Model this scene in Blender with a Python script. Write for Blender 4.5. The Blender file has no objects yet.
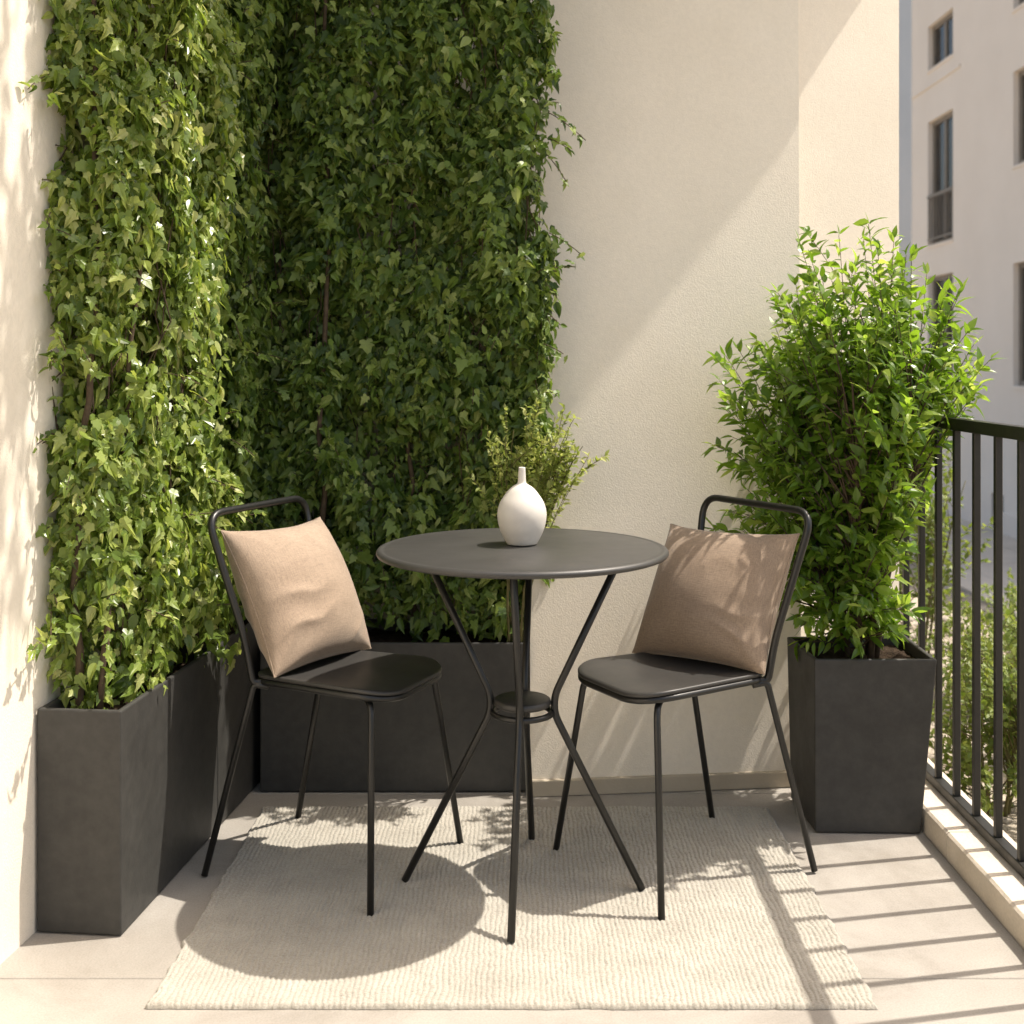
import bpy, bmesh, math, random
import numpy as np
from mathutils import Vector, Matrix, noise

random.seed(7)
rng = np.random.default_rng(11)
R = math.radians
scene = bpy.context.scene
COL = scene.collection

# ------------------------------------------------------------------ helpers
def tag(o, label=None, cat=None, group=None, kind=None):
    if label: o['label'] = label
    if cat: o['category'] = cat
    if group: o['group'] = group
    if kind: o['kind'] = kind
    return o

def empty(name, loc=(0, 0, 0), rz=0.0):
    o = bpy.data.objects.new(name, None)
    o.empty_display_size = 0.1
    o.location = loc
    o.rotation_euler = (0, 0, rz)
    COL.objects.link(o)
    return o

def link_mesh(name, me, mat=None, parent=None, smooth=False):
    o = bpy.data.objects.new(name, me)
    COL.objects.link(o)
    if mat: me.materials.append(mat)
    if parent: o.parent = parent
    if smooth:
        me.polygons.foreach_set('use_smooth', [True] * len(me.polygons))
    return o

def obj(name, bm, mat=None, parent=None, smooth=False, bevel=0.0, seg=2):
    me = bpy.data.meshes.new(name)
    bmesh.ops.recalc_face_normals(bm, faces=bm.faces)
    bm.to_mesh(me); bm.free()
    o = link_mesh(name, me, mat, parent, smooth)
    if bevel:
        m = o.modifiers.new('bevel', 'BEVEL')
        m.width = bevel; m.segments = seg; m.limit_method = 'ANGLE'; m.angle_limit = R(35)
    return o

def add_box(bm, x0, x1, y0, y1, z0, z1):
    v = [bm.verts.new(p) for p in ((x0,y0,z0),(x1,y0,z0),(x1,y1,z0),(x0,y1,z0),(x0,y0,z1),(x1,y0,z1),(x1,y1,z1),(x0,y1,z1))]
    for f in ((0,3,2,1),(4,5,6,7),(0,1,5,4),(1,2,6,5),(2,3,7,6),(3,0,4,7)):
        bm.faces.new([v[i] for i in f])

def add_hexa(bm, bot, top):
    """two quads (each 4 points) joined to a block"""
    v = [bm.verts.new(p) for p in list(bot) + list(top)]
    for f in ((0,3,2,1),(4,5,6,7),(0,1,5,4),(1,2,6,5),(2,3,7,6),(3,0,4,7)):
        bm.faces.new([v[i] for i in f])

def fillet(pts, rad, n=6):
    pts = [Vector(p) for p in pts]
    out = [pts[0]]
    for i in range(1, len(pts) - 1):
        p, a, b = pts[i], pts[i-1], pts[i+1]
        r = rad[i-1] if isinstance(rad, (list, tuple)) else rad
        da, db = (a - p), (b - p)
        d = min(r, da.length * .49, db.length * .49)
        pa, pb = p + da.normalized() * d, p + db.normalized() * d
        for k in range(n + 1):
            t = k / n
            out.append(pa * (1-t)**2 + p * 2*t*(1-t) + pb * t*t)
    out.append(pts[-1])
    return out

def add_tube(bm, pts, r, sides=10, closed=False, cap=True):
    pts = [Vector(p) for p in pts]
    n = len(pts)
    rs = r if isinstance(r, (list, tuple)) else [r] * n
    tang = []
    for i in range(n):
        if closed:
            t = pts[(i+1) % n] - pts[(i-1) % n]
        else:
            t = pts[min(i+1, n-1)] - pts[max(i-1, 0)]
        tang.append(t.normalized())
    up = Vector((0, 0, 1)) if abs(tang[0].z) < .9 else Vector((1, 0, 0))
    nrm = (up - tang[0] * up.dot(tang[0])).normalized()
    rings = []
    for i in range(n):
        nrm = (nrm - tang[i] * nrm.dot(tang[i])).normalized()
        bi = tang[i].cross(nrm)
        rings.append([bm.verts.new(pts[i] + (nrm * math.cos(2*math.pi*k/sides) + bi * math.sin(2*math.pi*k/sides)) * rs[i]) for k in range(sides)])
    rng_ = range(n) if closed else range(n - 1)
    for i in rng_:
        a, b = rings[i], rings[(i+1) % n]
        for k in range(sides):
            bm.faces.new((a[k], a[(k+1) % sides], b[(k+1) % sides], b[k]))
    if cap and not closed:
        bm.faces.new(rings[0][::-1]); bm.faces.new(rings[-1])

def add_lathe(bm, prof, sides=64):
    rings = []
    for r, z in prof:
        if r < 1e-6:
            rings.append([bm.verts.new((0, 0, z))])
        else:
            rings.append([bm.verts.new((r*math.cos(2*math.pi*k/sides), r*math.sin(2*math.pi*k/sides), z)) for k in range(sides)])
    for a, b in zip(rings, rings[1:]):
        for k in range(sides):
            k2 = (k+1) % sides
            if len(a) == 1: bm.faces.new((a[0], b[k], b[k2]))
            elif len(b) == 1: bm.faces.new((a[k], b[0], a[k2]))
            else: bm.faces.new((a[k], b[k], b[k2], a[k2]))

def np_mesh(name, V, F, smooth=False):
    """V (n,3) array, F (m,k) array of equal polygons"""
    me = bpy.data.meshes.new(name)
    V = np.asarray(V, np.float32); F = np.asarray(F, np.int32)
    me.vertices.add(len(V)); me.vertices.foreach_set('co', V.ravel())
    m, k = F.shape
    me.loops.add(m * k); me.loops.foreach_set('vertex_index', F.ravel())
    me.polygons.add(m)
    me.polygons.foreach_set('loop_start', np.arange(0, m*k, k, dtype=np.int32))
    me.polygons.foreach_set('use_smooth', np.full(m, smooth, dtype=bool))
    me.update(calc_edges=True); me.validate()
    return me

def n3(x, y, z): return noise.noise(Vector((x, y, z)))

# ------------------------------------------------------------------ materials
def new_mat(name):
    m = bpy.data.materials.new(name); m.use_nodes = True
    nt = m.node_tree
    return m, nt, nt.nodes['Principled BSDF']

def nd(nt, t, **kw):
    n = nt.nodes.new(t)
    for k, v in kw.items(): setattr(n, k, v)
    return n

def ramp(nt, stops):
    r = nd(nt, 'ShaderNodeValToRGB')
    el = r.color_ramp.elements
    while len(el) < len(stops): el.new(.5)
    for e, (p, c) in zip(el, stops):
        e.position = p; e.color = (*c, 1)
    return r

def coords(nt): return nd(nt, 'ShaderNodeTexCoord').outputs['Object']

def noise_tex(nt, vec, scale, detail=4, rough=.55):
    n = nd(nt, 'ShaderNodeTexNoise')
    n.inputs['Scale'].default_value = scale; n.inputs['Detail'].default_value = detail
    n.inputs['Roughness'].default_value = rough
    nt.links.new(vec, n.inputs['Vector'])
    return n

def bump(nt, bsdf, height, strength, dist, prev=None):
    b = nd(nt, 'ShaderNodeBump')
    b.inputs['Strength'].default_value = strength; b.inputs['Distance'].default_value = dist
    nt.links.new(height, b.inputs['Height'])
    if prev is not None: nt.links.new(prev.outputs[0], b.inputs['Normal'])
    nt.links.new(b.outputs[0], bsdf.inputs['Normal'])
    return b

def mottled(name, c0, c1, scale=6, rough=(.55, .75), bstr=.25, bscale=90, bdist=.002, spec=.5, fine=None):
    m, nt, b = new_mat(name)
    co = coords(nt)
    n = noise_tex(nt, co, scale, 6, .6)
    r = ramp(nt, [(.3, c0), (.7, c1)])
    nt.links.new(n.outputs['Fac'], r.inputs[0])
    col = r.outputs[0]
    if fine:
        f = noise_tex(nt, co, fine[0], 3, .6)
        mr = nd(nt, 'ShaderNodeMapRange')
        mr.inputs['From Min'].default_value = .3; mr.inputs['From Max'].default_value = .7
        mr.inputs['To Min'].default_value = 1 - fine[1]; mr.inputs['To Max'].default_value = 1 + fine[1]
        nt.links.new(f.outputs['Fac'], mr.inputs['Value'])
        mx = nd(nt, 'ShaderNodeMix', data_type='RGBA', blend_type='MULTIPLY')
        mx.inputs[0].default_value = 1
        nt.links.new(col, mx.inputs[6]); nt.links.new(mr.outputs[0], mx.inputs[7])
        col = mx.outputs[2]
    nt.links.new(col, b.inputs['Base Color'])
    rr = nd(nt, 'ShaderNodeMapRange')
    rr.inputs['To Min'].default_value = rough[0]; rr.inputs['To Max'].default_value = rough[1]
    n2 = noise_tex(nt, co, scale * 3.1, 5)
    nt.links.new(n2.outputs['Fac'], rr.inputs['Value'])
    nt.links.new(rr.outputs[0], b.inputs['Roughness'])
    b.inputs['Specular IOR Level'].default_value = spec
    if bstr:
        n3_ = noise_tex(nt, co, bscale, 4, .6)
        bump(nt, b, n3_.outputs['Fac'], bstr, bdist)
    return m

MAT_PLASTER = mottled('cream plaster', (.73, .665, .555), (.795, .73, .62), 2.2, (.85, .95), .36, 230, .003, .2, (70, .03))
MAT_PLASTER_L = MAT_PLASTER
MAT_SKIRT = mottled('skirting stone', (.40, .35, .27), (.47, .41, .32), 8, (.7, .85), .3, 140, .002, .3)
MAT_PLANTER = mottled('dark fibre cement', (.030, .029, .0265), (.047, .0455, .041), 5, (.45, .7), .25, 120, .0015, .45, (40, .12))
MAT_METAL = mottled('black powder coat', (.008, .008, .0075), (.012, .012, .011), 9, (.30, .42), .12, 900, .0004, .5)
MAT_RAIL = mottled('charcoal painted iron', (.009, .009, .0075), (.015, .0145, .012), 12, (.38, .55), .2, 400, .0006, .5)
MAT_TOP = mottled('dark grey tabletop', (.036, .035, .033), (.046, .045, .042), 7, (.40, .52), .08, 700, .0004, .5)
MAT_SEAT = mottled('dark grey seat', (.030, .029, .027), (.040, .038, .035), 7, (.38, .5), .08, 700, .0004, .5)
MAT_CERAMIC = mottled('matt white ceramic', (.60, .565, .51), (.66, .63, .575), 20, (.45, .6), .15, 200, .0006, .4)
MAT_SOIL = mottled('potting soil', (.018, .012, .008), (.06, .042, .028), 60, (.9, 1), .9, 160, .008, .1)
MAT_BARK = mottled('vine bark', (.05, .036, .022), (.12, .085, .055), 40, (.8, .95), .6, 220, .003, .2)
MAT_TWIG = mottled('green twig', (.10, .10, .035), (.16, .13, .06), 40, (.7, .9), .2, 200, .001, .2)
MAT_KERB = mottled('pale kerb stone', (.52, .46, .37), (.62, .555, .46), 7, (.75, .9), .45, 130, .003, .25, (150, .06))
MAT_GROUND = mottled('dry earth', (.22, .18, .135), (.46, .41, .33), 5, (.9, 1), .9, 25, .03, .1, (45, .35))
MAT_PAVING = mottled('courtyard paving', (.52, .46, .38), (.62, .55, .46), 1.2, (.8, .9), .3, 30, .004, .2)
MAT_STONE = mottled('pebble', (.22, .19, .15), (.45, .40, .33), 14, (.8, .95), .3, 80, .003, .2)
MAT_RENDER = mottled('pinkish beige render', (.78, .70, .615), (.83, .75, .665), .9, (.85, .95), .2, 30, .004, .2)
MAT_RENDER_GREY = mottled('blue grey render', (.42, .45, .48), (.48, .51, .54), .7, (.85, .95), .2, 20, .004, .2)
MAT_FRAME = mottled('bronze window frame', (.20, .17, .14), (.25, .215, .18), 6, (.4, .55), .1, 60, .002, .4)
MAT_CURTAIN = mottled('net curtain', (.70, .69, .65), (.82, .81, .77), 3, (.9, 1), .2, 30, .004, .1)
MAT_SLAB = mottled('concrete soffit', (.55, .52, .46), (.62, .59, .53), 3, (.8, .95), .3, 60, .003, .2)

def glass_mat():
    m = bpy.data.materials.new('window glass'); m.use_nodes = True
    nt = m.node_tree; out = nt.nodes['Material Output']; nt.nodes.remove(nt.nodes['Principled BSDF'])
    tr = nd(nt, 'ShaderNodeBsdfTransparent'); tr.inputs['Color'].default_value = (.93, .95, .94, 1)
    gl = nd(nt, 'ShaderNodeBsdfGlossy'); gl.inputs['Roughness'].default_value = .03
    fr = nd(nt, 'ShaderNodeFresnel'); fr.inputs['IOR'].default_value = 1.5
    mx = nd(nt, 'ShaderNodeMixShader')
    nt.links.new(fr.outputs[0], mx.inputs[0]); nt.links.new(tr.outputs[0], mx.inputs[1]); nt.links.new(gl.outputs[0], mx.inputs[2])
    nt.links.new(mx.outputs[0], out.inputs['Surface'])
    return m
MAT_GLASS = glass_mat()

def floor_mat():
    m, nt, b = new_mat('honed concrete slabs')
    co = coords(nt)
    n = noise_tex(nt, co, 3.5, 8, .65)
    r = ramp(nt, [(.28, (.295, .271, .238)), (.72, (.375, .35, .311))])
    nt.links.new(n.outputs['Fac'], r.inputs[0])
    f = noise_tex(nt, co, 260, 3, .7)
    fr = ramp(nt, [(.33, (.84, .84, .84)), (.55, (1, 1, 1)), (.75, (1.06, 1.06, 1.06))])
    nt.links.new(f.outputs['Fac'], fr.inputs[0])
    mx = nd(nt, 'ShaderNodeMix', data_type='RGBA', blend_type='MULTIPLY'); mx.inputs[0].default_value = 1
    nt.links.new(r.outputs[0], mx.inputs[6]); nt.links.new(fr.outputs[0], mx.inputs[7])
    st = noise_tex(nt, co, 1.7, 7, .7); st.inputs['Distortion'].default_value = .8
    sr = ramp(nt, [(.36, (.84, .83, .81)), (.5, (1, 1, 1)), (.7, (1.04, 1.04, 1.03))])
    nt.links.new(st.outputs['Fac'], sr.inputs[0])
    mx2 = nd(nt, 'ShaderNodeMix', data_type='RGBA', blend_type='MULTIPLY'); mx2.inputs[0].default_value = 1
    nt.links.new(mx.outputs[2], mx2.inputs[6]); nt.links.new(sr.outputs[0], mx2.inputs[7])
    nt.links.new(mx2.outputs[2], b.inputs['Base Color'])
    b.inputs['Roughness'].default_value = .72
    b.inputs['Specular IOR Level'].default_value = .35
    g = noise_tex(nt, co, 120, 5, .65)
    bump(nt, b, g.outputs['Fac'], .25, .002)
    return m
MAT_FLOOR = floor_mat()

def leaf_mat(name, stops, trans=.35, rough=.45, spec=.35):
    m = bpy.data.materials.new(name); m.use_nodes = True
    nt = m.node_tree; b = nt.nodes['Principled BSDF']; out = nt.nodes['Material Output']
    geo = nd(nt, 'ShaderNodeNewGeometry')
    r = ramp(nt, stops)
    nt.links.new(geo.outputs['Random Per Island'], r.inputs[0])
    nt.links.new(r.outputs[0], b.inputs['Base Color'])
    b.inputs['Roughness'].default_value = rough
    b.inputs['Specular IOR Level'].default_value = spec
    t = nd(nt, 'ShaderNodeBsdfTranslucent')
    hs = nd(nt, 'ShaderNodeHueSaturation')
    hs.inputs['Hue'].default_value = .49; hs.inputs['Saturation'].default_value = 1.1; hs.inputs['Value'].default_value = 1.5
    nt.links.new(r.outputs[0], hs.inputs['Color']); nt.links.new(hs.outputs[0], t.inputs['Color'])
    mx = nd(nt, 'ShaderNodeMixShader'); mx.inputs[0].default_value = trans
    nt.links.new(b.outputs[0], mx.inputs[1]); nt.links.new(t.outputs[0], mx.inputs[2])
    nt.links.new(mx.outputs[0], out.inputs['Surface'])
    return m

MAT_IVY = leaf_mat('ivy leaf', [(0, (.09, .145, .024)), (.3, (.16, .235, .040)), (.65, (.25, .325, .062)), (.9, (.36, .42, .11)), (1, (.50, .52, .21))], .40, .32, .55)  # leaf tones raised to paint in sunlight on the near ivy
MAT_IVY_SHADE = leaf_mat('shade-toned ivy leaf', [(0, (.036, .070, .013)), (.3, (.085, .142, .023)), (.65, (.15, .225, .038)), (.9, (.23, .30, .065)), (1, (.32, .38, .12))], .32, .40, .4)  # same ivy in darker tones, shade of the back painted in
MAT_SHRUB = leaf_mat('glossy shrub leaf', [(0, (.085, .16, .02)), (.4, (.14, .245, .032)), (.8, (.22, .34, .055)), (1, (.36, .45, .11))], .50, .27, .6)
MAT_PALE = leaf_mat('pale small leaf', [(0, (.20, .26, .06)), (.5, (.31, .37, .10)), (1, (.48, .50, .20))], .45, .5, .3)
MAT_GARDEN = leaf_mat('garden shrub leaf', [(0, (.09, .135, .025)), (.5, (.15, .205, .04)), (1, (.23, .28, .065))], .38, .45, .4)

def linen_mat(name, c0, c1):
    m, nt, b = new_mat(name)
    co = coords(nt)
    n = noise_tex(nt, co, 7, 5)
    r = ramp(nt, [(.3, c0), (.7, c1)])
    nt.links.new(n.outputs['Fac'], r.inputs[0])
    # slubby threads running both ways
    outs = []
    for sc_ in ((55, 620, 300), (620, 55, 300)):
        mp = nd(nt, 'ShaderNodeMapping'); mp.inputs['Scale'].default_value = sc_
        nt.links.new(co, mp.inputs['Vector'])
        w = noise_tex(nt, mp.outputs[0], 1.0, 2, .5); outs.append(w.outputs['Fac'])
    ad = nd(nt, 'ShaderNodeMath', operation='ADD')
    nt.links.new(outs[0], ad.inputs[0]); nt.links.new(outs[1], ad.inputs[1])
    mr = nd(nt, 'ShaderNodeMapRange')
    mr.inputs['From Min'].default_value = .7; mr.inputs['From Max'].default_value = 1.3; mr.inputs['To Min'].default_value = .80; mr.inputs['To Max'].default_value = 1.14
    nt.links.new(ad.outputs[0], mr.inputs['Value'])
    mx = nd(nt, 'ShaderNodeMix', data_type='RGBA', blend_type='MULTIPLY'); mx.inputs[0].default_value = 1
    nt.links.new(r.outputs[0], mx.inputs[6]); nt.links.new(mr.outputs[0], mx.inputs[7])
    nt.links.new(mx.outputs[2], b.inputs['Base Color'])
    b.inputs['Roughness'].default_value = .9
    b.inputs['Specular IOR Level'].default_value = .15
    b.inputs['Sheen Weight'].default_value = .25; b.inputs['Sheen Roughness'].default_value = .4
    bp = bump(nt, b, ad.outputs[0], .4, .0008)
    n2 = noise_tex(nt, co, 22, 3)
    bump(nt, b, n2.outputs['Fac'], .10, .003, bp)
    return m
MAT_LINEN = linen_mat('tan linen', (.30, .228, .168), (.355, .275, .205))
MAT_LINEN_SHADE = linen_mat('shaded tan linen', (.265, .198, .142), (.31, .236, .172))  # darker copy of the tan linen, shade put into the colour

def rug_mat():
    m, nt, b = new_mat('woven wool')
    co = coords(nt)
    n = noise_tex(nt, co, 9, 5, .6)
    r = ramp(nt, [(.3, (.345, .322, .275)), (.7, (.425, .40, .345))])
    nt.links.new(n.outputs['Fac'], r.inputs[0])
    f = noise_tex(nt, co, 320, 3, .7)
    fr = ramp(nt, [(.3, (.74, .73, .71)), (.6, (1.05, 1.05, 1.05))])
    nt.links.new(f.outputs['Fac'], fr.inputs[0])
    mx = nd(nt, 'ShaderNodeMix', data_type='RGBA', blend_type='MULTIPLY'); mx.inputs[0].default_value = 1
    nt.links.new(r.outputs[0], mx.inputs[6]); nt.links.new(fr.outputs[0], mx.inputs[7])
    nt.links.new(mx.outputs[2], b.inputs['Base Color'])
    b.inputs['Roughness'].default_value = .95
    b.inputs['Specular IOR Level'].default_value = .1
    b.inputs['Sheen Weight'].default_value = .2
    bump(nt, b, f.outputs['Fac'], .6, .002)
    return m
MAT_RUG = rug_mat()

EL, AZ = R(61), R(12)
SUN = Vector((math.cos(EL) * math.cos(AZ), math.cos(EL) * math.sin(AZ), math.sin(EL)))
# ------------------------------------------------------------------ setting: floor, kerb, ground
WALL_H = 2.8
SLAB_Z = 2.8
bm = bmesh.new()
jy = [-1.2, .31, 1.26, 2.207, 3.157, 3.9]
jx = [-1.5, -.985, .972]
for a, b_ in zip(jy, jy[1:]):
    for c, d in zip(jx, jx[1:]):
        add_box(bm, c + .0012, d - .0012, a + .0012, b_ - .0012, -.03, 0)
add_box(bm, -1.5, .972, -1.2, 3.9, -.3, -.0301)
tag(obj('balcony_floor', bm, MAT_FLOOR, bevel=.0015, seg=1), 'pale concrete slab balcony floor under the rug', 'floor', kind='structure')

bm = bmesh.new()
def kerb_piece(y0, y1):
    n = max(2, int((y1 - y0) / .02))
    prof = [(.9725, -.25), (.9725, .045), (.9735, .055), (.979, .0600), (1.105, .060), (1.112, .054), (1.112, -.25)]
    rings = []
    for i in range(n + 1):
        y = y0 + (y1 - y0) * i / n
        ring = []
        for k, (x, z) in enumerate(prof):
            j = .0016 * n3(x * 9, y * 14, z * 9) if 1 <= k <= 5 else 0
            j2 = .0022 * n3(x * 5 + 4, y * 31, 2) if k in (2, 3) else 0
            ring.append(bm.verts.new((x + abs(j2), y, z + j - abs(j2))))
        rings.append(ring)
    for a, b_ in zip(rings, rings[1:]):
        for k in range(len(prof) - 1):
            bm.faces.new((a[k], a[k+1], b_[k+1], b_[k]))
    bm.faces.new(rings[0]); bm.faces.new(rings[-1][::-1])
for a, b_ in ((-1.2, .72), (.7225, 1.73), (1.7325, 2.742), (2.7445, 3.70)):
    kerb_piece(a, b_)
tag(obj('kerb', bm, MAT_KERB), 'low pale stone kerb along the balcony edge', 'kerb', kind='structure')

def ground_h(x, y):
    t = min(1, max(0, (x - 1.8) / 3.0)); t = t * t * (3 - 2 * t)
    near = max(0, 1 - abs(x - 2.5) / 5) * max(0, 1 - abs(y - 3) / 12)
    return -.26 - 1.1 * t + near * (.05 * n3(x * 1.6, y * 1.6, 3) + .025 * n3(x * 6, y * 6, 1))
xs = np.unique(np.concatenate([np.linspace(-120, -3, 20), np.linspace(-3, .9, 10), np.linspace(.9, 7, 90), np.linspace(7, 150, 30)]))
ys = np.unique(np.concatenate([np.linspace(-100, -1, 16), np.linspace(-1, 12, 150), np.linspace(12, 170, 36)]))
V = [(x, y, ground_h(x, y)) for y in ys for x in xs]
nx = len(xs)
F = [(j*nx+i, j*nx+i+1, (j+1)*nx+i+1, (j+1)*nx+i) for j in range(len(ys)-1) for i in range(nx-1)]
g = link_mesh('ground', np_mesh('ground', V, F, True), MAT_GROUND)
tag(g, 'dry earth and gravel ground outside the railing', 'ground', kind='structure')

bm = bmesh.new(); 
nX = 4
for j in range(34):
    for i in range(nX):
        x0 = 4.85 + i * .54; y0 = 4 + j * .6
        add_box(bm, x0 + .004, x0 + .536, y0 + .004, y0 + .596, -1.45, -1.325 + .003 * random.random())
tag(obj('courtyard_paving', bm, MAT_PAVING), 'pale paved path along the foot of the apartment house', 'path', kind='structure')

# pebbles and clods on the earth bed beyond the railing
ico = bmesh.new(); bmesh.ops.create_icosphere(ico, subdivisions=1, radius=1)
iv = np.array([v.co for v in ico.verts]); ifc = np.array([[v.index for v in f.verts] for f in ico.faces]); ico.free()
Vs, Fs = [], []
for k in range(1500):
    x = 1.13 + abs(rng.normal(0, .9)); y = rng.uniform(1.3, 7.5)
    s = rng.uniform(.006, .022) * (1 + .8 * (rng.random() > .93))
    sc = np.array([s * rng.uniform(.8, 1.5), s * rng.uniform(.8, 1.5), s * rng.uniform(.5, .8)])
    a = rng.uniform(0, 6.28); c, s_ = math.cos(a), math.sin(a)
    P = iv * sc; P = np.stack([P[:,0]*c - P[:,1]*s_, P[:,0]*s_ + P[:,1]*c, P[:,2]], 1)
    Fs.append(ifc + 12 * 0 + len(iv) * k); Vs.append(P + (x, y, ground_h(x, y) + s * .3))
pb = link_mesh('pebbles', np_mesh('pebbles', np.concatenate(Vs), np.concatenate(Fs)), MAT_STONE)
tag(pb, 'scattered pebbles and clods on the dry earth', 'pebbles', kind='stuff')

# ------------------------------------------------------------------ walls
UL = Vector((.0986, .9951, 0)); NL = Vector((.9951, -.0986, 0)); OL = Vector((-.968, 2.37, 0))
def LW(t, w, z): return OL + UL * t + NL * w + Vector((0, 0, z))

bm = bmesh.new()
q = [LW(-3.5, 0, 0), LW(1.28, 0, 0), LW(1.28, -.25, 0), LW(-3.5, -.25, 0)]
add_hexa(bm, [p + Vector((0, 0, -.28)) for p in q], [p + Vector((0, 0, WALL_H - .002)) for p in q])
tag(obj('plaster_wall', bm, MAT_PLASTER_L), 'cream plaster side wall behind the long ivy planter', 'wall')

# recessed wall behind the back ivy
bm = bmesh.new()
add_box(bm, -.842, .045, 3.50, 3.75, -.28, WALL_H - .002)
tag(obj('plaster_wall', bm, MAT_PLASTER), 'plaster wall hidden behind the dense ivy of the back planter', 'wall')

# main back wall: turned towards the railing and leaned back to catch grazing sun
YAW, BAT = R(6.0), R(8.5)
def back_face(x, z):
    return 3.168 + (x - .34) * math.tan(YAW) + z * math.tan(BAT)
bm = bmesh.new()
x0, x1, zt = .024, .742, WALL_H - .002
x1t = .742 * (back_face(.742, 2.1) / back_face(.742, 0))
x1t = .742 + (x1t - .742) * zt / 2.1
def row(z, xe): return [(x0, back_face(x0, z), z), (xe, back_face(xe, z), z), (xe, 3.80, z), (x0, 3.80, z)]
add_hexa(bm, row(-.28, .742), row(zt, x1t))
bw = obj('plaster_wall', bm, MAT_PLASTER)
tag(bw, 'cream textured plaster back wall between the ivy and the potted shrub, crossed by a diagonal shadow', 'wall')
bm = bmesh.new()
ya, yb = back_face(x0, 0) - .008, back_face(x1, 0) - .008
add_hexa(bm, [(x0 + .002, ya, 0.001), (x1 - .001, yb, 0.001), (x1 - .001, yb + .03, 0.001), (x0 + .002, ya + .03, 0.001)],
         [(x0 + .002, ya, .042), (x1 - .001, yb, .042), (x1 - .001, yb + .03, .042), (x0 + .002, ya + .03, .042)])
obj('skirting', bm, MAT_SKIRT, bw, bevel=.002)

# pier at the end of the wall, turned further to the sun
PYAW = math.tan(R(29))
def pier_y(x): return 3.56 + (x - .744) * PYAW
xb = 1.09
for _ in range(30): xb = .315 * pier_y(xb)
q = [(.779, pier_y(.779)), (xb, pier_y(xb)), (xb, 4.3), (.779, 4.3)]
bm = bmesh.new()
add_hexa(bm, [(x, y, -.28) for x, y in q], [(x, y, WALL_H - .002) for x, y in q])
tag(obj('plaster_pier', bm, MAT_PLASTER), 'narrow bright cream wall pier where the railing ends', 'wall')

# unseen slab overhead, its outline shaped to cast the diagonal shade
bm = bmesh.new()
def up_to_slab(p):
    p = Vector(p); q = p + SUN * ((SLAB_Z - p.z) / SUN.z); return (q.x, q.y)
def on_wall(x, z): return (x, back_face(x, z), z)
E1, E2, E3 = up_to_slab(on_wall(.03, .86)), up_to_slab(on_wall(.21, 1.07)), up_to_slab(on_wall(.755, 1.735))
E4, E5 = up_to_slab((.85, pier_y(.85), 1.955)), up_to_slab((1.25, pier_y(1.25), 2.54))
poly = [(-1.45, 2.80), (-.02, 2.80), (-.02, 3.0), (E1[0] - .15, E1[1] - .08), E1, E2, E3, E4, E5, (E5[0] + .3, E5[1] + .3), (E5[0] + .3, 4.5), (-1.45, 4.5)]
print('slab', [tuple(round(c, 3) for c in p) for p in poly])
lo = [bm.verts.new((x, y, SLAB_Z)) for x, y in poly]; hi = [bm.verts.new((x, y, SLAB_Z + .16)) for x, y in poly]
bm.faces.new(lo[::-1]); bm.faces.new(hi)
for i in range(len(poly)):
    j = (i + 1) % len(poly); bm.faces.new((lo[i], lo[j], hi[j], hi[i]))
tag(obj('shade_slab', bm, MAT_SLAB), 'unseen concrete slab overhead, outlined to cast the diagonal shade', 'shade_slab', kind='structure')

# ------------------------------------------------------------------ railing
RX = 1.054
rail = empty('railing', (RX, 1.8, .06))
tag(rail, 'black iron balcony railing with square upright bars on the stone kerb', 'railing')
def rel(o, root):
    o.location = o.location - root.location
    return o
y_end = pier_y(RX) + .004
bm = bmesh.new(); add_box(bm, RX - .014, RX + .014, -.3, y_end, .970, .999)
rel(obj('top_rail', bm, MAT_RAIL, rail, bevel=.002), rail)
bm = bmesh.new(); add_box(bm, RX - .013, RX + .013, -.3, y_end, .0625, .086)
rel(obj('bottom_rail', bm, MAT_RAIL, rail, bevel=.002), rail)
BAR_Y = [3.030 + .1275 * k for k in range(3)] + [3.030 - .1262 * (k + 1) for k in range(25)]
bar_me = None
for y in BAR_Y:
    if bar_me is None:
        bm = bmesh.new(); add_box(bm, -.0078, .0078, -.0078, .0078, .0858, .9702)
        o = obj('baluster', bm, MAT_RAIL, rail, bevel=.0015, seg=1); bar = o; bar_me = o.data
    else:
        o = bar.copy(); COL.objects.link(o); o.parent = rail
    o.location = (0, y - 1.8, -.06)

# ------------------------------------------------------------------ planters
def soil_sheet(corners, z, n=26, amp=.012):
    """corners: 4 points (x,y) anticlockwise"""
    c = [np.array(p) for p in corners]
    V, F = [], []
    for j in range(n + 1):
        for i in range(n + 1):
            u, v = i / n, j / n
            p = c[0]*(1-u)*(1-v) + c[1]*u*(1-v) + c[2]*u*v + c[3]*(1-u)*v
            V.append((p[0], p[1], z + amp * n3(p[0]*18, p[1]*18, z) + amp * .7 * n3(p[0]*55, p[1]*55, 2)))
    for j in range(n):
        for i in range(n):
            a = j*(n+1)+i; F.append((a, a+1, a+n+2, a+n+1))
    return np_mesh('soil', V, F, True)

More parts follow.
